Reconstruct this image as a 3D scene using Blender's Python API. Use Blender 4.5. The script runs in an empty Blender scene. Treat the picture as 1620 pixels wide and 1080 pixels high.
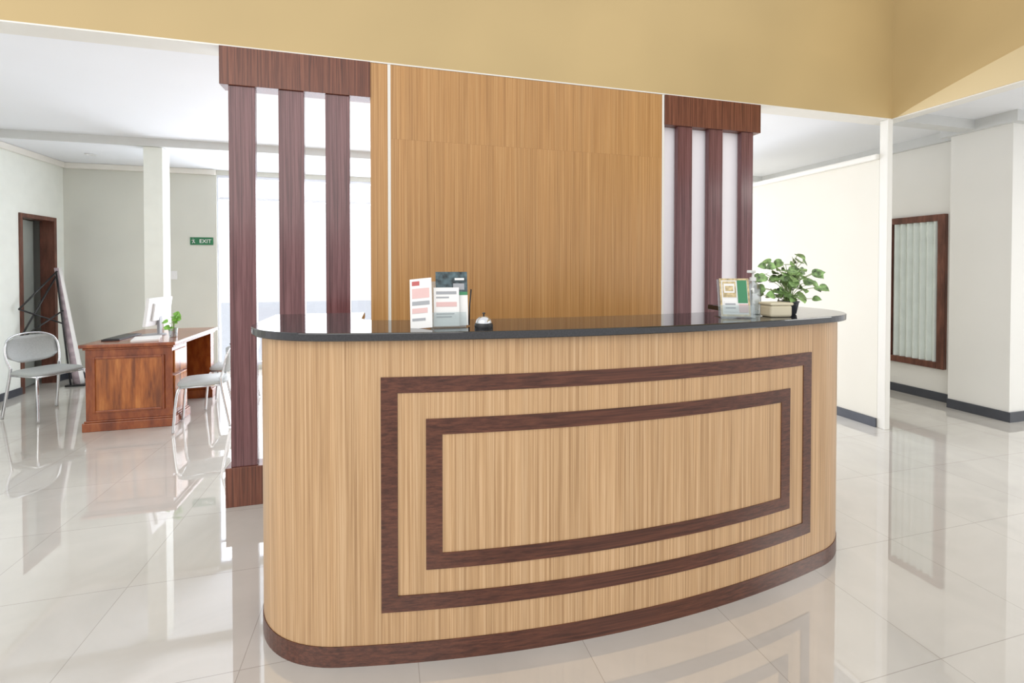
import bpy, bmesh, math, random
from mathutils import Vector, Matrix
random.seed(4)
S=bpy.context.scene
COL=S.collection
S.view_settings.view_transform='Standard'

# ------------------------------------------------------------ materials
def newmat(name):
    m=bpy.data.materials.new(name); m.use_nodes=True
    nt=m.node_tree; b=nt.nodes['Principled BSDF']
    return m,nt,b
def plain(name,c,rough=.5,metal=0,noise=0.04,nscale=8,**kw):
    m,nt,b=newmat(name)
    tc=nt.nodes.new('ShaderNodeTexCoord'); n=nt.nodes.new('ShaderNodeTexNoise')
    n.inputs['Scale'].default_value=nscale
    r=nt.nodes.new('ShaderNodeValToRGB')
    r.color_ramp.elements[0].position=.3; r.color_ramp.elements[1].position=.7
    r.color_ramp.elements[0].color=(*[v*(1-noise) for v in c],1)
    r.color_ramp.elements[1].color=(*[min(1,v*(1+noise)) for v in c],1)
    nt.links.new(tc.outputs['Object'],n.inputs['Vector'])
    nt.links.new(n.outputs['Fac'],r.inputs['Fac'])
    nt.links.new(r.outputs['Color'],b.inputs['Base Color'])
    b.inputs['Roughness'].default_value=rough; b.inputs['Metallic'].default_value=metal
    for k,v in kw.items(): b.inputs[k.replace('_',' ')].default_value=v
    return m
def wood(name,cd,cm,cl,scale,rough=.35,coat=0.0,lo=.36,hi=.62,big=.10):
    """streaky veneer: noise stretched along the grain"""
    m,nt,b=newmat(name)
    tc=nt.nodes.new('ShaderNodeTexCoord')
    mp=nt.nodes.new('ShaderNodeMapping'); mp.inputs['Scale'].default_value=scale
    nt.links.new(tc.outputs['Object'],mp.inputs['Vector'])
    n=nt.nodes.new('ShaderNodeTexNoise'); n.inputs['Scale'].default_value=1.0
    n.inputs['Detail'].default_value=4; n.inputs['Roughness'].default_value=.7
    nt.links.new(mp.outputs['Vector'],n.inputs['Vector'])
    r=nt.nodes.new('ShaderNodeValToRGB'); e=r.color_ramp.elements
    e[0].position=lo; e[0].color=(*cd,1); e[1].position=hi; e[1].color=(*cl,1)
    x=e.new((lo+hi)/2); x.color=(*cm,1)
    nt.links.new(n.outputs['Fac'],r.inputs['Fac'])
    n2=nt.nodes.new('ShaderNodeTexNoise'); n2.inputs['Scale'].default_value=.12
    nt.links.new(mp.outputs['Vector'],n2.inputs['Vector'])
    mx=nt.nodes.new('ShaderNodeMix'); mx.data_type='RGBA'; mx.blend_type='MULTIPLY'
    mr=nt.nodes.new('ShaderNodeMapRange'); mr.inputs['From Min'].default_value=.35; mr.inputs['From Max'].default_value=.65
    mr.inputs['To Min'].default_value=1-big; mr.inputs['To Max'].default_value=1+big*.5
    nt.links.new(n2.outputs['Fac'],mr.inputs['Value'])
    cb=nt.nodes.new('ShaderNodeCombineColor')
    for i in range(3): nt.links.new(mr.outputs['Result'],cb.inputs[i])
    mx.inputs['Factor'].default_value=1
    nt.links.new(r.outputs['Color'],mx.inputs['A']); nt.links.new(cb.outputs['Color'],mx.inputs['B'])
    nt.links.new(mx.outputs['Result'],b.inputs['Base Color'])
    b.inputs['Roughness'].default_value=rough; b.inputs['Coat Weight'].default_value=coat
    return m

M_counter=wood('veneer_light',(.36,.205,.095),(.525,.325,.165),(.65,.435,.25),(165,165,1.2),.36,lo=.33,hi=.67,big=.07)
M_panel=wood('veneer_golden',(.36,.175,.055),(.49,.255,.088),(.58,.335,.135),(190,190,1.1),.32,lo=.31,hi=.69,big=.07)
M_dark_h=wood('dark_wood_h',(.052,.015,.008),(.088,.027,.015),(.13,.043,.023),(2,130,130),.3)
M_dark_v=wood('dark_wood_v',(.085,.032,.034),(.15,.060,.062),(.21,.095,.098),(110,110,1.5),.20)
M_dark_hd=wood('dark_wood_header',(.085,.024,.012),(.15,.045,.023),(.21,.072,.038),(110,110,2),.35)
M_desk=wood('desk_wood',(.13,.026,.006),(.25,.058,.013),(.38,.11,.025),(8,8,2.4),.22,coat=.3,lo=.3,hi=.7)
M_desk2=wood('desk_burl',(.18,.045,.009),(.38,.11,.02),(.55,.20,.045),(14,14,1.6),.22,coat=.3,lo=.34,hi=.66)
M_yellow=plain('paint_yellow',(.53,.39,.185),.6,noise=.09,nscale=.8)
M_lightwash=plain('painted_light_wash',(.68,.55,.32),.6,noise=.03,nscale=1.2)  # pale gold standing in for light falling on the yellow wall
M_white=plain('paint_white',(.84,.83,.79),.6,noise=.015,nscale=2)
M_cream=plain('paint_cream',(.77,.74,.65),.6,noise=.02,nscale=1.5)
M_leftwall=plain('paint_left',(.84,.87,.81),.6,noise=.02)
M_backwall=plain('paint_back',(.66,.665,.60),.6,noise=.03,nscale=2)
M_ceil=plain('ceiling_paint',(.85,.87,.90),.7,noise=.015,nscale=1)
M_trimw=plain('trim_white',(.80,.78,.72),.45,noise=.01)
M_greytrim=plain('trim_grey',(.66,.67,.66),.5,noise=.02)
M_base=plain('baseboard_dark',(.06,.065,.08),.3,noise=.1)
M_alu=plain('window_frame_white',(.80,.84,.92),.4)
M_granite=plain('granite',(.015,.014,.016),.06,noise=.6,nscale=220,IOR=1.65)
M_chrome=plain('chrome',(.70,.71,.73),.2,metal=1,noise=.01)
M_black=plain('black_plastic',(.015,.015,.017),.35)
M_seat=plain('grey_seat',(.42,.44,.43),.5,noise=.06,nscale=90)
M_wplastic=plain('white_plastic',(.80,.80,.80),.35,noise=.01)
M_backing=plain('backing_white',(.96,.93,.97),.5,noise=.01)
M_paper=plain('paper',(.85,.84,.82),.5,noise=.02)
M_pink=plain('print_pink',(.72,.48,.46),.4)
M_mauve=plain('banner_mauve',(.42,.34,.37),.5,noise=.3,nscale=14)
M_red=plain('print_red',(.50,.10,.10),.4)
M_green=plain('print_green',(.05,.24,.11),.4)
M_sign=plain('sign_green',(.01,.16,.06),.4)
M_teal=plain('print_photo',(.05,.08,.09),.3,noise=.9,nscale=45)
M_gold=plain('print_gold',(.56,.44,.24),.35,noise=.4,nscale=60)
M_grey=plain('print_grey',(.35,.36,.38),.4)
M_beige=plain('box_beige',(.66,.60,.44),.45,noise=.03)
M_leaf=plain('leaf',(.19,.31,.11),.38,noise=.85,nscale=38)
M_leaf2=plain('leaf_bright',(.22,.48,.08),.4,noise=.3,nscale=40)
M_stem=plain('stem',(.22,.32,.10),.5)
M_pot=plain('pot_dark',(.035,.04,.05),.25)
M_soil=plain('soil',(.05,.03,.02),.9,noise=.5,nscale=60)
M_doorleaf=plain('door_grey',(.42,.46,.42),.4,noise=.04)
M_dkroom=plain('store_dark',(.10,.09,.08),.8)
M_frame=wood('window_frame_wood',(.09,.032,.020),(.14,.050,.032),(.20,.075,.048),(20,20,3),.35)
M_out=plain('pavement',(.74,.78,.84),.8)

def glassy(name,tint=(1,1,1),fac=.12,rough=.02):
    m=bpy.data.materials.new(name); m.use_nodes=True; nt=m.node_tree; nt.nodes.clear()
    o=nt.nodes.new('ShaderNodeOutputMaterial'); t=nt.nodes.new('ShaderNodeBsdfTransparent')
    t.inputs[0].default_value=(*tint,1); g=nt.nodes.new('ShaderNodeBsdfGlossy'); g.inputs['Roughness'].default_value=rough
    x=nt.nodes.new('ShaderNodeMixShader'); x.inputs[0].default_value=fac
    nt.links.new(t.outputs[0],x.inputs[1]); nt.links.new(g.outputs[0],x.inputs[2]); nt.links.new(x.outputs[0],o.inputs[0])
    return m
M_glass=glassy('pane_glass',(.99,.99,1),.03)
M_acryl=glassy('acrylic',(.86,.90,.90),.16)
M_clear=glassy('clear_plastic',(.74,.79,.80),.38,.22)

# floor tiles
def floor_mat():
    m,nt,b=newmat('polished_tile')
    tc=nt.nodes.new('ShaderNodeTexCoord'); mp=nt.nodes.new('ShaderNodeMapping')
    mp.inputs['Location'].default_value=(-.406,.981,0)
    nt.links.new(tc.outputs['Object'],mp.inputs['Vector'])
    br=nt.nodes.new('ShaderNodeTexBrick'); br.offset=0; br.squash=1
    br.inputs['Scale'].default_value=1; br.inputs['Brick Width'].default_value=.6; br.inputs['Row Height'].default_value=.6
    br.inputs['Mortar Size'].default_value=.0016; br.inputs['Mortar Smooth'].default_value=.3
    br.inputs['Color1'].default_value=(.63,.60,.55,1); br.inputs['Color2'].default_value=(.60,.57,.52,1)
    br.inputs['Mortar'].default_value=(.42,.39,.345,1); br.inputs['Bias'].default_value=0
    nt.links.new(mp.outputs['Vector'],br.inputs['Vector'])
    n=nt.nodes.new('ShaderNodeTexNoise'); n.inputs['Scale'].default_value=2.2; n.inputs['Detail'].default_value=8; n.inputs['Distortion'].default_value=1.3
    nt.links.new(tc.outputs['Object'],n.inputs['Vector'])
    mr=nt.nodes.new('ShaderNodeMapRange'); mr.inputs['To Min'].default_value=.82; mr.inputs['To Max'].default_value=1.12
    nt.links.new(n.outputs['Fac'],mr.inputs['Value'])
    cb=nt.nodes.new('ShaderNodeCombineColor')
    for i in range(3): nt.links.new(mr.outputs['Result'],cb.inputs[i])
    mx=nt.nodes.new('ShaderNodeMix'); mx.data_type='RGBA'; mx.blend_type='MULTIPLY'; mx.inputs['Factor'].default_value=1
    nt.links.new(br.outputs['Color'],mx.inputs['A']); nt.links.new(cb.outputs['Color'],mx.inputs['B'])
    nt.links.new(mx.outputs['Result'],b.inputs['Base Color'])
    b.inputs['Roughness'].default_value=.01; b.inputs['IOR'].default_value=2.8
    return m
M_floor=floor_mat()

# ------------------------------------------------------------ helpers
def link(o): COL.objects.link(o); return o
def meshobj(name,verts,faces,mat,parent=None,loc=(0,0,0),rot=(0,0,0),smooth=False,bevel=0,mats=None,fm=None):
    me=bpy.data.meshes.new(name); me.from_pydata([tuple(v) for v in verts],[],faces)
    bm=bmesh.new(); bm.from_mesh(me); bmesh.ops.recalc_face_normals(bm,faces=bm.faces); bm.to_mesh(me); bm.free()
    o=link(bpy.data.objects.new(name,me))
    for m in (mats or [mat]): me.materials.append(m)
    if fm:
        for p,i in zip(me.polygons,fm): p.material_index=i
    o.location=loc; o.rotation_euler=rot
    if parent: o.parent=parent
    if smooth:
        for p in me.polygons: p.use_smooth=True
    if bevel:
        md=o.modifiers.new('bevel','BEVEL'); md.width=bevel; md.segments=2; md.limit_method='ANGLE'; md.angle_limit=math.radians(50)
    return o
BF=[(0,1,2,3),(4,7,6,5),(0,4,5,1),(1,5,6,2),(2,6,7,3),(3,7,4,0)]
def bverts(x0,x1,y0,y1,z0,z1):
    return [(x0,y0,z0),(x1,y0,z0),(x1,y1,z0),(x0,y1,z0),(x0,y0,z1),(x1,y0,z1),(x1,y1,z1),(x0,y1,z1)]
def box(name,x0,x1,y0,y1,z0,z1,mat,parent=None,bevel=0,kind=None):
    c=((x0+x1)/2,(y0+y1)/2,z0)
    o=meshobj(name,bverts(x0-c[0],x1-c[0],y0-c[1],y1-c[1],0,z1-z0),BF,mat,parent,c,bevel=bevel)
    if kind: o['kind']=kind
    return o
def boxes(name,lst,mat,parent=None,bevel=0,loc=(0,0,0),rot=(0,0,0),mats=None):
    V=[];F=[];I=[]
    for b in lst:
        n=len(V); V+=bverts(*b[:6]); F+=[tuple(i+n for i in f) for f in BF]; I+=[b[6] if len(b)>6 else 0]*6
    return meshobj(name,V,F,mat,parent,loc,rot,bevel=bevel,mats=mats,fm=I)
def empty(name,loc,rz=0,label='',cat='',**kw):
    e=link(bpy.data.objects.new(name,None)); e.location=loc; e.rotation_euler=(0,0,rz); e.empty_display_size=.1
    e['label']=label; e['category']=cat
    for k,v in kw.items(): e[k]=v
    return e
def tag(o,label,cat,**kw):
    o['label']=label; o['category']=cat
    for k,v in kw.items(): o[k]=v
    return o
def tube_data(pts,r,seg=10):
    pts=[Vector(p) for p in pts]; n=len(pts); V=[];F=[]
    rad=r if isinstance(r,(list,tuple)) else [r]*n
    up=None
    for i,p in enumerate(pts):
        t=(pts[min(i+1,n-1)]-pts[max(i-1,0)]).normalized()
        if up is None:
            up=Vector((0,0,1)) if abs(t.z)<.9 else Vector((1,0,0))
        a=(up-t*up.dot(t)).normalized(); up=a; b=t.cross(a)
        for k in range(seg):
            an=2*math.pi*k/seg; V.append(p+(a*math.cos(an)+b*math.sin(an))*rad[i])
    for i in range(n-1):
        for k in range(seg):
            k2=(k+1)%seg; F.append((i*seg+k,i*seg+k2,(i+1)*seg+k2,(i+1)*seg+k))
    F.append(tuple(range(seg))[::-1]); F.append(tuple((n-1)*seg+k for k in range(seg)))
    return V,F
def smoothpath(P,it=2):
    P=[Vector(p) for p in P]
    for _ in range(it):
        Q=[P[0]]
        for a,b in zip(P[:-1],P[1:]): Q+=[a*.75+b*.25,a*.25+b*.75]
        Q.append(P[-1]); P=Q
    return P
def tubes(name,paths,r,mat,parent=None,seg=10,**kw):
    V=[];F=[]
    for p in paths:
        v,f=tube_data(p,r,seg); n=len(V); V+=v; F+=[tuple(i+n for i in q) for q in f]
    return meshobj(name,V,F,mat,parent,smooth=True,**kw)
def lathe(name,prof,mat,parent=None,loc=(0,0,0),seg=32,smooth=True,rot=(0,0,0)):
    V=[];F=[];n=len(prof)
    for (r,z) in prof:
        for k in range(seg):
            a=2*math.pi*k/seg; V.append((r*math.cos(a),r*math.sin(a),z))
    for i in range(n-1):
        for k in range(seg):
            k2=(k+1)%seg; F.append((i*seg+k,i*seg+k2,(i+1)*seg+k2,(i+1)*seg+k))
    F.append(tuple(range(seg))[::-1]); F.append(tuple((n-1)*seg+k for k in range(seg)))
    o=meshobj(name,V,F,mat,parent,loc,rot,smooth=smooth)
    md=o.modifiers.new('es','EDGE_SPLIT'); md.split_angle=math.radians(40)
    return o
def prism(name,outline,z0,z1,mat,parent=None,bevel=0):
    n=len(outline); V=[(x,y,z0) for x,y in outline]+[(x,y,z1) for x,y in outline]
    F=[(i,(i+1)%n,(i+1)%n+n,i+n) for i in range(n)]
    F+=[tuple(range(n))[::-1],tuple(range(n,2*n))]
    return meshobj(name,V,F,mat,parent,bevel=bevel)

# ------------------------------------------------------------ room shell
CZ=2.80
def st(o): o['kind']='structure'; return o
st(box('floor',-4.2,9,-6,4.25,-.1,0,M_floor))
st(box('ceiling',-4.2,9,.15,2.9,CZ,CZ+.1,M_ceil))
st(box('ceiling',-4.2,9,2.9,4.25,2.72,2.82,M_ceil))
st(box('ceiling',5.23,9,-6,.15,CZ,CZ+.1,M_ceil))
st(box('trim_1',-3.0,9,2.87,2.9,2.715,2.80,M_greytrim))
st(box('wall_upper_back',-4.2,5.11,0,.15,2.678,4.6,M_yellow))
st(box('wall_upper_right',5.11,5.23,-6,.15,2.678,4.6,M_yellow))
st(box('trim_2',-4.2,5.10,-.004,.15,2.67,2.678,M_trimw))
st(box('trim_3',5.106,5.23,-6,.15,2.67,2.678,M_trimw))
# painted wash of light on the right upper wall, as a thin sheet
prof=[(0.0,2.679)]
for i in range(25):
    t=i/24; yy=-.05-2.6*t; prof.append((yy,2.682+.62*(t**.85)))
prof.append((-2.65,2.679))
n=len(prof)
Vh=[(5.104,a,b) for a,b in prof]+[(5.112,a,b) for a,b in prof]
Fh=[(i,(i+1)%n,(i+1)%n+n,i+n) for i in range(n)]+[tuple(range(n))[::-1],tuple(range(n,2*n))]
st(meshobj('light_wash',Vh,Fh,M_lightwash))
st(boxes('wall_left',[(-3.12,-3,0,3.38,0,2.72),(-3.12,-3,3.92,4.1,0,2.72),(-3.12,-3,3.38,3.92,1.98,2.72),(-3.12,-3,0,2.87,2.72,2.8)],M_leftwall))
st(boxes('door_1',[(-3.13,-2.985,3.35,3.39,0,2.01),(-3.13,-2.985,3.90,3.945,0,2.01),(-3.13,-2.985,3.39,3.90,1.965,2.01)],M_frame))
dl=st(box('door_2',-.018,.018,0,.52,.01,1.96,M_doorleaf)); dl.location=(-3.11,3.40,.01)
for v in dl.data.vertices: v.co.y+=.26
dl.rotation_euler=(0,0,math.radians(12))
st(boxes('wall_store',[(-4.2,-4.12,3.0,4.25,0,2.7),(-4.2,-3.12,3.0,3.05,0,2.7)],M_dkroom))
st(box('trim_4',-3,-2.955,2.9,4.1,2.65,2.72,M_trimw,bevel=.01))
st(boxes('baseboard_left',[(-3,-2.985,0,3.35,0,.08),(-3,-2.985,3.945,4.1,0,.08)],M_base))
st(boxes('wall_back',[(-4.2,-1.3,4.1,4.25,0,2.72),(5.03,9,4.1,4.25,0,2.72),(-1.3,5.03,4.1,4.25,2.66,2.72),(-1.3,5.03,4.1,4.25,0,.06)],M_backwall))
st(box('trim_5',-3,-1.3,4.05,4.1,2.65,2.72,M_trimw,bevel=.01))
st(box('baseboard_back',-3,-1.3,4.085,4.1,0,.08,M_base))
fr=[(-1.3,5.03,4.12,4.18,.06,.10),(-1.3,5.03,4.12,4.18,2.62,2.66),(-1.3,5.03,4.13,4.17,2.33,2.36)]
nx=8
for i in range(nx+1):
    x=-1.3+i*(6.33)/nx; fr.append((max(-1.3,x-.018),min(5.03,x+.018),4.12,4.18,.10,2.62))
st(boxes('window_1',fr,M_alu))
st(box('window_2',-1.3,5.03,4.148,4.152,.10,2.62,M_glass))
st(box('wall_divider',5.055,5.15,.06,4.1,0,2.34,M_cream))
st(box('trim_6',5.02,5.18,.06,4.1,2.34,2.39,M_trimw,bevel=.012))
st(box('baseboard_divider',5.04,5.055,.06,4.1,0,.08,M_base))
st(box('trim_7',5.055,5.11,-.01,.06,0,2.67,M_trimw,bevel=.004))
st(boxes('wall_right',[(6.52,6.64,.33,4.1,0,2.8)],M_white))
st(boxes('wall_right_pier',[(6.35,9,-.15,.33,0,2.8)],M_white))
st(boxes('baseboard_right',[(6.505,6.52,.33,4.1,0,.09),(6.335,6.35,-.15,.33,0,.09),(6.335,9,-.165,-.15,0,.09)],M_base))
st(boxes('trim_8',[(6.46,6.52,.39,4.1,2.70,2.8),(6.29,6.35,-.15,.39,2.70,2.8),(6.29,9,-.21,-.15,2.70,2.8)],M_greytrim))
st(box('trim_9',5.23,6.29,.10,.22,2.71,2.8,M_greytrim))
st(box('wall_column',-1.63,-1.45,2.90,3.08,0,2.715,M_leftwall,bevel=.005))
st(box('trim_10',5.15,5.5,3.1,3.4,2.39,2.72,M_greytrim))
W=[(6.475,6.525,.45,.52,.34,1.96),(6.475,6.525,.98,1.05,.34,1.96),(6.475,6.525,.52,.98,1.89,1.96),(6.475,6.525,.52,.98,.34,.41)]
st(boxes('window_3',W,M_frame,bevel=.006))
V=[];F=[]
N=112
for i in range(N+1):
    y=.52+.46*i/N; x=6.500+.017*math.cos(i*math.pi*2/16)
    V+=[(x,y,.41),(x,y,1.89)]
for i in range(N): F.append((2*i,2*i+1,2*i+3,2*i+2))
M_blind=plain('curtain',(.74,.80,.76),.6)
st(meshobj('window_4',V,F,M_blind,smooth=True))
st(box('floor_outside',-8,12,4.25,20,-.2,-.1,M_out))

# ------------------------------------------------------------ feature partition
def slat_screen(x0,x1,slats,label,backing=None):
    e=empty('slatted_screen',((x0+x1)/2,.05,0),label=label,cat='room divider',group='slatted wood screens')
    cx=(x0+x1)/2
    def B(n,a,b,y0,y1,z0,z1,m,bv=.002): return box(n,a-cx,b-cx,y0-.05,y1-.05,z0,z1,m,e,bv)
    B('header',x0,x1,-.012,.10,2.45,2.669,M_dark_hd)
    B('base',x0+.015,x1,-.012,.10,0,.23,M_dark_hd)
    for a,b in slats: B('slat',a,b,0,.04,.23,2.45,M_dark_v)
    if backing: 
        o=B('backing_board',backing[0],backing[1],.055,.066,.23,2.45,M_backing,0); o['label']='pale white backing board'
    return e
slat_screen(-.017,.812,[(.026,.165),(.290,.430),(.550,.690)],'dark wood screen with three open uprights beside veneer panel')
slat_screen(2.887,3.735,[(3.0,3.125),(3.27,3.395),(3.565,3.675)],'dark wood screen with three uprights before white backing board',(2.887,3.60))
p=empty('wood_wall_panel',(1.85,.05,0),label='tall golden wood veneer feature panel with thin white edge strips',cat='wall panel')
c=1.85
box('side_panel',.812-c,.916-c,-.052,.05,0,2.669,M_panel,p,.002)
box('edge_strip',.916-c,.934-c,-.053,.05,0,2.669,M_trimw,p,.001)
box('lower_panel',.934-c,2.866-c,-.052,.05,0,2.2065,M_panel,p)
box('upper_panel',.934-c,2.866-c,-.0515,.05,2.207,2.669,M_panel,p)
box('edge_strip',2.866-c,2.885-c,-.053,.05,0,2.669,M_trimw,p,.001)

# ------------------------------------------------------------ reception counter
CX=1.80
def bez(P,n):
    out=[]
    for i in range(n+1):
        t=i/n; a=[(1-t)**3,3*t*(1-t)**2,3*t*t*(1-t),t**3]
        out.append((sum(a[k]*P[k][0] for k in range(4)),sum(a[k]*P[k][1] for k in range(4))))
    return out
YB=-.60
L=[(-1.37,YB-.02),(-1.37,-.72),(-1.37,-.85)]
L+=bez([(-1.37,-.98),(-1.37,-1.17),(-1.24,-1.295),(-1.06,-1.333)],18)
front=[(-1.06+2.12*i/60, -1.445+.10*(-1.06+2.12*i/60)**2) for i in range(1,60)]
R=[(-x,y) for x,y in L][::-1]
PATH=L+front+R
def off(P,d):
    out=[]
    for i,p in enumerate(P):
        a=P[max(i-1,0)]; b=P[min(i+1,len(P)-1)]
        t=Vector((b[0]-a[0],b[1]-a[1])).normalized()
        n=Vector((t.y,-t.x))
        out.append((p[0]+n.x*d,p[1]+n.y*d))
    return out
ctr=empty('reception_counter',(CX,0,0),label='curved light wood reception counter with dark inlay and black top',cat='reception desk')
def ribbon(name,P,d0,d1,z0,z1,mat,bevel=0):
    return prism(name,off(P,d1)+off(P,d0)[::-1],z0,z1,mat,ctr,bevel)
ribbon('body',PATH,-.05,0,.068,1.143,M_counter)
ribbon('kick_plate',PATH,-.05,.003,0,.072,M_dark_h)
outer=off(PATH,.036)
outer=[(outer[0][0],YB)]+outer+[(outer[-1][0],YB)]
inner=[(-1.0,YB),(-1.0,-.90),(-.985,-.945),(-.95,-.975)]
inner+=[(-.88+1.76*i/30,-1.075+.10*(-.88+1.76*i/30)**2) for i in range(31)]
inner+=[(.95,-.975),(.985,-.945),(1.0,-.90),(1.0,YB)]
o=prism('countertop',outer+inner[::-1],1.143,1.172,M_granite,ctr,.004); o['label']='polished black granite countertop'
si=off(PATH,-.05)
prism('work_surface',[(x,y) for x,y in si if y<-.6]+[(.8,-.8),(-.8,-.8)],.72,.75,M_counter,ctr)
def subpath(xa,xb,n=40):
    return [(xa+(xb-xa)*i/n,-1.445+.10*(xa+(xb-xa)*i/n)**2) for i in range(n+1)]
def inlay(name,xa,xb,z0,z1,w):
    V=[];F=[]
    def add(P,za,zb):
        o=off(P,.004)+off(P,-.004)[::-1]; n=len(o); k=len(V)
        V.extend([(x,y,za) for x,y in o]+[(x,y,zb) for x,y in o])
        F.extend([(k+i,k+(i+1)%n,k+(i+1)%n+n,k+i+n) for i in range(n)])
        F.append(tuple(k+i for i in range(n))[::-1]); F.append(tuple(k+n+i for i in range(n)))
    add(subpath(xa,xb),z0,z0+w); add(subpath(xa,xb),z1-w,z1)
    add(subpath(xa,xa+w,4),z0+w,z1-w); add(subpath(xb-w,xb,4),z0+w,z1-w)
    return meshobj(name,V,F,M_dark_h,ctr)
inlay('inlay_frame',.882-CX,2.77-CX,.185,1.012,.056)
inlay('inlay_frame',1.035-CX,2.625-CX,.328,.862,.056)

# ------------------------------------------------------------ things on the counter
CT=1.172
def brochure_holder(loc,rz,w,label):
    e=empty('brochure_holder',loc,rz,label,'brochure holder')
    t=.22
    meshobj('back_plate',bverts(-w/2,w/2,0,.003,0,.17),BF,M_acryl,e,(0,.0,.004),(-t,0,0))
    meshobj('front_lip',bverts(-w/2,w/2,0,.003,0,.055),BF,M_acryl,e,(0,-.030,.004),(-t,0,0))
    meshobj('base_plate',bverts(-w/2,w/2,-.032,.07,0,.003),BF,M_acryl,e)
    return e
def card(name,w,h,blocks,loc,rot,label,base=0):
    mats=[M_paper,M_teal,M_green,M_pink,M_grey,M_gold,M_red]
    lst=[(-w/2,w/2,0,.002,0,h,base)]+[(-w/2+a*w,-w/2+b*w,-.0006-.0003*k,.0002,c_*h,d*h,m) for k,(a,b,c_,d,m) in enumerate(blocks)]
    o=boxes(name,lst,None,mats=mats,loc=loc,rot=rot)
    tag(o,label,'brochure'); return o
brochure_holder((1.125,-1.30,CT),-.05,.13,'clear acrylic brochure holder with leaflets beside call bell')
card('brochure',.12,.205,[(0,1,.62,1,1),(0,1,.56,.62,2),(.55,.9,.66,.78,4),(.1,.45,.35,.5,4),(.6,.9,.84,.88,0)],(1.14,-1.304,CT+.006),(-.22,0,-.05),'tall leaflet with dark photo and green band')
card('brochure',.095,.145,[(.1,.9,.82,.9,4),(.1,.6,.72,.76,4),(.1,.9,.5,.62,3),(.1,.8,.3,.33,4),(.1,.7,.22,.25,4)],(1.118,-1.316,CT+.006),(-.22,0,-.05),'white leaflet with small print')
card('brochure',.085,.185,[(.1,.45,.86,.95,6),(.1,.9,.6,.8,3),(.1,.9,.46,.54,4),(.1,.8,.3,.4,3),(.1,.7,.15,.2,4)],(1.025,-1.315,CT+.001),(-.20,-.10,-.45),'pale pink leaflet leaning beside holder')
pe=tubes('pen',[[(0,0,0),(.004,.01,.07),(.012,.02,.135)]],.0028,M_black,None,loc=(1.205,-1.29,CT+.004)); tag(pe,'thin black pen standing in the brochure holder','pen')
b=empty('call_bell',(1.250,-1.35,CT),label='silver call bell with black base on the granite top',cat='bell')
lathe('bell_base',[(.034,0),(.035,.008),(.033,.016),(.030,.018)],M_black,b)
lathe('dome',[(.030,.018),(.030,.021),(.027,.031),(.020,.039),(.010,.044),(.003,.045)],M_chrome,b)
lathe('plunger',[(.003,.045),(.003,.050),(.006,.052),(.005,.056)],M_black,b)
brochure_holder((2.405,-1.30,CT),-.40,.145,'clear acrylic brochure holder with menu card beside beige box')
card('brochure',.125,.172,[(0,.06,0,1,5),(.94,1,0,1,5),(.06,.94,.95,1,5),(.06,.94,0,.05,5),(.10,.55,.50,.92,5),(.14,.5,.62,.86,0),(.18,.46,.66,.80,5),(.60,.92,.35,.95,2),(.12,.55,.12,.40,0),(.15,.5,.2,.24,4),(.15,.5,.3,.34,4),(.62,.92,.1,.32,3)],(2.403,-1.304,CT+.006),(-.22,0,-.40),'framed gold, white and green menu card in acrylic holder')
b=empty('pump_bottle',(2.60,-1.185,CT),.4,'clear plastic pump bottle of hand sanitiser behind beige box','bottle')
lathe('bottle',[(.033,0),(.036,.006),(.036,.115),(.030,.14),(.015,.153),(.013,.160)],M_clear,b)
lathe('collar',[(.015,.160),(.015,.177),(.006,.179),(.005,.20)],M_wplastic,b)
boxes('pump_head',[(-.045,.012,-.009,.009,.198,.211)],M_wplastic,b,.003)
b=empty('tissue_box',(2.622,-1.30,CT),-.12,'beige plastic tissue box beside potted plant','tissue box')
boxes('box_body',[(-.053,.053,-.04,.04,0,.054)],M_beige,b,.01)
boxes('box_lid',[(-.057,.057,-.044,.044,.052,.066)],M_beige,b,.006)
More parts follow.
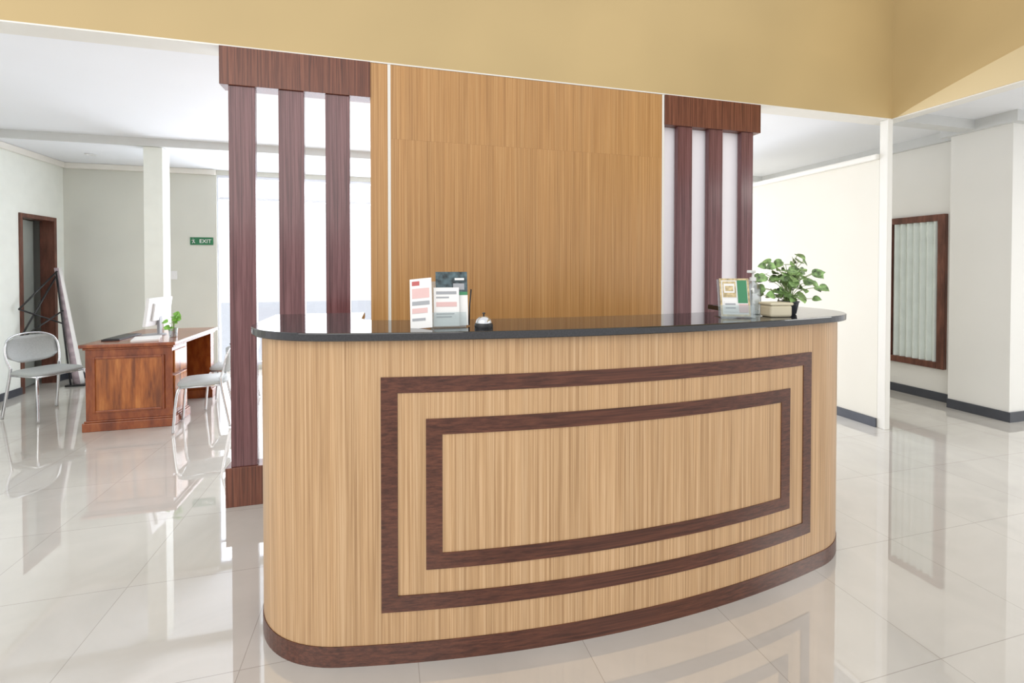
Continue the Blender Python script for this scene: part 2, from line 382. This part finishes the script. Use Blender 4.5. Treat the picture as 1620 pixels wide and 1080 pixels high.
# ---- plant
def leaf_data(c,d,up,size):
    d=d.normalized(); s=d.cross(up).normalized(); n=s.cross(d).normalized()
    prof=[(-.10,.0),(-.14,.24),(.0,.46),(.2,.55),(.45,.50),(.7,.32),(.9,.10),(1.0,0)]
    mid=[c+d*size*max(t,0)-n*size*.18*t*t for t,w in prof]
    lft=[c+d*size*t+s*size*w+n*size*(.12*w-.18*t*t) for t,w in prof]
    rgt=[c+d*size*t-s*size*w+n*size*(.12*w-.18*t*t) for t,w in prof]
    k=len(prof); V=mid+lft+rgt; F=[]
    for i in range(k-1):
        F.append((i,i+1,k+i+1,k+i)); F.append((i,2*k+i,2*k+i+1,i+1))
    return V,F
def plant(name,loc,label,R,H,nst,lsize,matleaf,pot,droop=.55):
    e=empty(name,loc,0,label,'plant')
    ph=pot(e)
    V=[];F=[];paths=[]
    for i in range(nst):
        a=2*math.pi*i*.381966+random.uniform(-.3,.3); rr=R*math.sqrt(random.uniform(.04,1)); hh=H*(1-droop*(rr/R)**2)*random.uniform(.45,1.05)
        if random.random()<.22: hh*=.25
        top=Vector((rr*math.cos(a),rr*math.sin(a),ph+hh))
        P=smoothpath([(.009*math.cos(a),.009*math.sin(a),ph-.01),(rr*.25*math.cos(a),rr*.25*math.sin(a),ph+hh*.7),top])
        paths.append(P)
        for q,fr in ((P[-1],1),(P[int(len(P)*.6)],.8)):
            an=a+(0 if fr==1 else random.choice([-1,1]))*1.2+random.uniform(-.5,.5)
            d=Vector((math.cos(an),math.sin(an),random.uniform(-.8,.3)))
            v,f=leaf_data(q,d,Vector((random.uniform(-.5,.1),random.uniform(-1.3,-.5),.7)),lsize*random.uniform(.7,1.15)*fr)
            n=len(V); V+=v; F+=[tuple(x+n for x in g) for g in f]
    meshobj('foliage',V,F,matleaf,e,smooth=True)
    tubes('stems',paths,.0014,M_stem,e,6)
    return e
def pot1(e):
    lathe('pot',[(.030,0),(.034,.004),(.044,.055),(.047,.057),(.047,.064),(.042,.064),(.040,.058)],M_pot,e)
    lathe('soil',[(.039,.050),(.039,.056),(.02,.060)],M_soil,e)
    return .058
plant('potted_plant',(2.775,-1.22,CT),'leafy green vine plant in small dark pot on counter',.13,.24,50,.042,M_leaf,pot1,.5)

# ------------------------------------------------------------ wooden desk
dk=empty('office_desk',(-1.25,2.25,0),0,'polished reddish brown wooden desk with panelled end','desk')
w=.32; l=.52
boxes('desk_top',[(-w-.035,w+.035,-l-.03,l+.03,.715,.745),(-w-.015,w+.015,-l-.012,l+.012,.695,.715)],M_desk,dk,.006)
pd=boxes('pedestal',[(-w,w,-l,-l+.32,.09,.695)],M_desk,dk,.003)
boxes('pedestal',[(-w,w,l-.09,l,.09,.695)],M_desk,dk,.003)
boxes('plinth',[(-w-.02,w+.02,-l-.02,-l+.34,0,.075),(-w-.01,w+.01,-l-.01,-l+.33,.075,.09)],M_desk,dk,.005)
boxes('plinth',[(-w-.02,w+.02,l-.11,l+.02,0,.09)],M_desk,dk,.005)
boxes('modesty_panel',[(-w+.02,-w+.045,-l+.32,l-.09,.25,.695)],M_desk,dk)
y=-l
boxes('end_panel',[(-w+.07,w-.07,y-.004,y,.17,.62)],M_desk2,pd)
boxes('end_moulding',[(-w+.055,-w+.075,y-.014,y,.155,.635),(w-.075,w-.055,y-.014,y,.155,.635),(-w+.075,w-.075,y-.014,y,.155,.175),(-w+.075,w-.075,y-.014,y,.615,.635)],M_desk,pd,.004)
boxes('drawer',[(w,w+.012,-l+.03,-l+.29,.46,.66)],M_desk2,pd,.004)
boxes('drawer',[(w,w+.012,-l+.03,-l+.29,.13,.44)],M_desk2,pd,.004)

mo=empty('computer_monitor',(-1.28,2.26,.745),math.radians(266),'white computer monitor on round foot on the wooden desk','monitor')
boxes('housing',[(-.21,.21,-.012,.016,.10,.37),(-.13,.13,.016,.034,.15,.32)],M_wplastic,mo,.006,rot=(-.14,0,0))
boxes('screen',[(-.195,.195,-.015,-.011,.115,.355)],M_black,mo,0,rot=(-.14,0,0))
lathe('foot',[(.10,0),(.10,.008),(.03,.014)],M_grey,mo)
boxes('neck',[(-.025,.025,.035,.06,.010,.24)],M_grey,mo,.004)
kb=boxes('keyboard',[(-.07,.07,-.2,.2,0,.012),(-.058,.058,-.19,.19,.012,.017)],M_black,None,.003,loc=(-1.48,2.12,.745)); tag(kb,'black keyboard lying on the wooden desk','keyboard')
pp=boxes('paper_stack',[(-.1,.1,-.14,.14,0,.018)],M_paper,None,.002,loc=(-1.20,1.92,.745),rot=(0,0,.3)); tag(pp,'stack of white papers on the wooden desk','papers')
def pot2(e):
    lathe('glass',[(.028,0),(.032,.004),(.038,.085),(.036,.085),(.03,.01)],M_clear,e)
    return .06
plant('desk_plant',(-1.04,2.05,.745),'small bright green plant in glass on the wooden desk',.05,.21,14,.045,M_leaf2,pot2,.3)

# ------------------------------------------------------------ chairs
def shell(w,h,curve,th,nx=12,nz=8,round_=.0):
    V=[];F=[]
    for side in (0,1):
        for j in range(nz+1):
            for i in range(nx+1):
                u=-1+2*i/nx; v=j/nz
                ww=w/2*(1-round_*(abs(2*v-1)**4))
                x=u*ww; y=-curve*u*u+ (th if side else 0)+.03*math.sin(v*math.pi)
                z=v*h - round_*.25*h*(u**4)*(2*v-1)
                V.append((x,y,z))
    n=(nx+1)*(nz+1)
    for j in range(nz):
        for i in range(nx):
            a=j*(nx+1)+i; F.append((a,a+1,a+nx+2,a+nx+1)); F.append((n+a,n+a+nx+1,n+a+nx+2,n+a+1))
    ring=[i for i in range(nx+1)]+[j*(nx+1)+nx for j in range(1,nz+1)]+[nz*(nx+1)+i for i in range(nx-1,-1,-1)]+[j*(nx+1) for j in range(nz-1,0,-1)]
    for a,b in zip(ring,ring[1:]+ring[:1]): F.append((a,b,n+b,n+a))
    return V,F
def chair(loc,rz,label,sc=.95):
    """faces local -y"""
    e=empty('visitor_chair',loc,rz,label,'chair',group='grey visitor chairs')
    e.scale=(sc,sc,sc)
    V,F=shell(.43,.27,.05,.012,round_=.3)
    meshobj('backrest',V,F,M_seat,e,(0,.205,.53),(-.18,0,0),smooth=True)
    rim=[(-.20,.16,.48),(-.225,.19,.60),(-.215,.215,.74),(-.14,.25,.805),(0,.27,.82),(.14,.25,.805),(.215,.215,.74),(.225,.19,.60),(.20,.16,.48)]
    tubes('back_frame',[smoothpath(rim)],.009,M_chrome,e)
    V=[];F=[]; N=28
    prof=[(.90,0),(1,.012),(1,.028),(.92,.04)]
    for s,z in prof:
        for k in range(N):
            a=2*math.pi*k/N; cx=math.copysign(abs(math.cos(a))**.5,math.cos(a)); cy=math.copysign(abs(math.sin(a))**.5,math.sin(a))
            V.append((.225*s*cx,.215*s*cy,.43+z))
    for j in range(len(prof)-1):
        for k in range(N): F.append((j*N+k,j*N+(k+1)%N,(j+1)*N+(k+1)%N,(j+1)*N+k))
    F.append(tuple(range(N))[::-1]); F.append(tuple((len(prof)-1)*N+k for k in range(N)))
    meshobj('seat',V,F,M_seat,e,smooth=True)
    for sx in (-1,1):
        tubes('leg',[smoothpath([(sx*.19,-.17,.435),(sx*.215,-.20,.40),(sx*.225,-.23,.011)])],.012,M_chrome,e)
        tubes('leg',[smoothpath([(sx*.20,.16,.50),(sx*.205,.165,.42),(sx*.225,.24,.011)])],.012,M_chrome,e)
    tubes('seat_frame',[[(-.20,-.18,.43),(.20,-.18,.43)],[(-.20,.165,.43),(.20,.165,.43)],[(-.20,-.18,.43),(-.20,.165,.43)],[(.20,-.18,.43),(.20,.165,.43)]],.010,M_chrome,e)
    return e
chair((-2.20,2.38,0),math.radians(62),'grey shell chair with chrome tube frame beside rolled banner')
chair((-.665,1.70,0),math.radians(-80),'grey visitor chair with chrome legs drawn up to wooden desk',.88)
chair((-.62,2.35,0),math.radians(-86),'grey visitor chair with chrome legs by far end of desk',.88)

# ------------------------------------------------------------ corner clutter
bn=empty('banner_stand',(-2.64,3.68,0),0,'rolled mauve banner leaning on thin black folding stand','banner')
sp=[]
for i in range(49):
    a=i/48*math.pi*4.6; r=.022+.026*i/48; sp.append((r*math.cos(a),r*math.sin(a)))
V=[];F=[];K=10
for j in range(K+1):
    v=j/K
    for x,yy in sp:
        s=1.25-.45*v
        V.append((x*s-.24*v, yy*s+.08*v, .02+1.38*v))
for j in range(K):
    for i in range(48): a=j*49+i; F.append((a,a+1,a+50,a+49))
o=meshobj('banner_roll',V,F,None,bn,mats=[M_mauve,M_paper,M_red],smooth=True)
for pg in o.data.polygons:
    i=pg.vertices[0]%49
    if i in (39,40,41,42): pg.material_index=1
    if i>45 : pg.material_index=2
sd=o.modifiers.new('sol','SOLIDIFY'); sd.thickness=.002
boxes('banner_foot',[(-.10,.10,-.08,.08,0,.022)],M_black,bn,.006)
tubes('stand_pole',[[(-.05,-.06,.02),(-.21,.0,1.36)],[(-.20,-.02,1.30),(-.31,-.42,.62)],[(-.12,-.05,.9),(-.31,-.42,.62)],[(-.20,0,1.36),(-.30,-.44,.95)],[(-.30,-.44,.95),(-.13,-.05,.75)]],.009,M_black,bn)
cb=boxes('cardboard_box',[(-.13,.13,-.12,.12,0,.34),(-.135,.135,-.125,.125,.30,.345)],M_beige,None,.004,loc=(-2.0,3.0,0),rot=(0,0,.1)); tag(cb,'small beige storage box standing by the desk','box')
bg=empty('black_bag',(-1.78,2.66,0),.3,'small black bag slumped on the floor by desk','bag')
bm=bmesh.new(); bmesh.ops.create_icosphere(bm,subdivisions=3,radius=1)
for v in bm.verts:
    f=1+.10*math.sin(v.co.x*5+v.co.z*4)
    v.co=Vector((v.co.x*.12*f,v.co.y*.08*f,max(0,.04+v.co.z*.055*f)))
me=bpy.data.meshes.new('bag_body'); bm.to_mesh(me); bm.free(); me.materials.append(M_black)
for q in me.polygons: q.use_smooth=True
ob=link(bpy.data.objects.new('bag_body',me)); ob.parent=bg
tubes('bag_handle',[smoothpath([(-.06,0,.07),(-.04,0,.12),(.04,0,.12),(.06,0,.07)])],.005,M_black,bg)

# ------------------------------------------------------------ exit sign
es=empty('exit_sign',(-1.475,4.098,1.71),0,'green exit sign with white lettering on beige wall','sign')
boxes('sign_board',[(-.135,.135,-.012,0,0,.10)],M_sign,es,.002)
def text(body,size,loc,mat,parent,name='lettering'):
    cu=bpy.data.curves.new(name,'FONT'); cu.body=body; cu.size=size; cu.extrude=.001; cu.align_x='CENTER'
    t=bpy.data.objects.new('tmp',cu); COL.objects.link(t); bpy.context.view_layer.update()
    me=bpy.data.meshes.new_from_object(t); bpy.data.objects.remove(t)
    me.materials.clear(); me.materials.append(mat)
    o=link(bpy.data.objects.new(name,me)); o.parent=parent; o.location=loc; o.rotation_euler=(math.pi/2,0,0); return o
text('EXIT',.07,(.045,-.0135,.026),M_paper,es)
tubes('pictogram',[[(-.10,-.013,.070),(-.092,-.013,.045)],[(-.092,-.013,.045),(-.11,-.013,.020)],[(-.092,-.013,.045),(-.078,-.013,.023)],[(-.115,-.013,.060),(-.08,-.013,.065)],[(-.100,-.013,.083),(-.097,-.013,.085)]],.004,M_paper,es,6)
sw=boxes('light_switch',[(-.035,.035,-.01,0,0,.11),(-.012,.012,-.014,-.01,.035,.075)],M_wplastic,None,.002,loc=(-1.80,4.098,1.25)); tag(sw,'white light switch plate on beige wall','light switch')

# ------------------------------------------------------------ downlights
def downlight(x,y,z):
    e=empty('downlight',(x,y,z),0,'round white recessed ceiling downlight','ceiling light',group='recessed downlights')
    lathe('ring',[(.055,0),(.06,-.006),(.045,-.010),(.042,-.002)],M_wplastic,e)
    lathe('lamp',[(.041,-.001),(.041,-.004),(.02,-.006)],M_greytrim,e)
for x,y,z in [(4.6,1.9,CZ),(-2.4,3.5,2.72)]: downlight(x,y,z)

# ------------------------------------------------------------ daylight and added fill
def area(name,loc,rot,sx,sy,p,c=(1,1,1)):
    l=bpy.data.lights.new(name,'AREA'); l.shape='RECTANGLE'; l.size=sx; l.size_y=sy; l.energy=p; l.color=c
    o=link(bpy.data.objects.new(name,l)); o.location=loc; o.rotation_euler=rot; return o
area('daylight_back',(1.9,4.6,1.7),(math.radians(-90),0,0),7,3.4,360,(.91,.945,1))
area('daylight_hall',(-2.2,-5.0,3.4),(math.radians(65),0,math.radians(-22)),6,3,120,(1,.98,.94))
area('right_room_fill',(7.5,-3.5,2.75),(0,0,0),2,2,80,(1,.98,.94))  # unseen fill panel added to brighten the right room
def lamp(x,y,z,p,r=.15):  # point light added out of sight as fill, no fitting there
    l=bpy.data.lights.new('hidden_fill','POINT'); l.energy=p; l.shadow_soft_size=r; l.color=(1,.98,.95)
    o=link(bpy.data.objects.new('hidden_fill',l)); o.location=(x,y,z)
lamp(2.1,.9,1.5,16); lamp(5.85,2.6,1.6,20)  # hidden fill lights, no fittings there
w=bpy.data.worlds.new('World'); S.world=w; w.use_nodes=True
bg_=w.node_tree.nodes['Background']; bg_.inputs[0].default_value=(.975,.985,1,1); bg_.inputs[1].default_value=1.12

# ------------------------------------------------------------ camera
cam=bpy.data.cameras.new('camera'); co=link(bpy.data.objects.new('camera',cam))
cam.sensor_width=36; cam.lens=740/1620*36; cam.clip_start=.05
pitch=math.radians(.8)
co.location=(.899,-3.048,1.39); co.rotation_euler=(math.pi/2-pitch,0,-math.atan(740/2735))
cam.shift_y=-(115-740*math.tan(pitch))/1620
S.camera=co
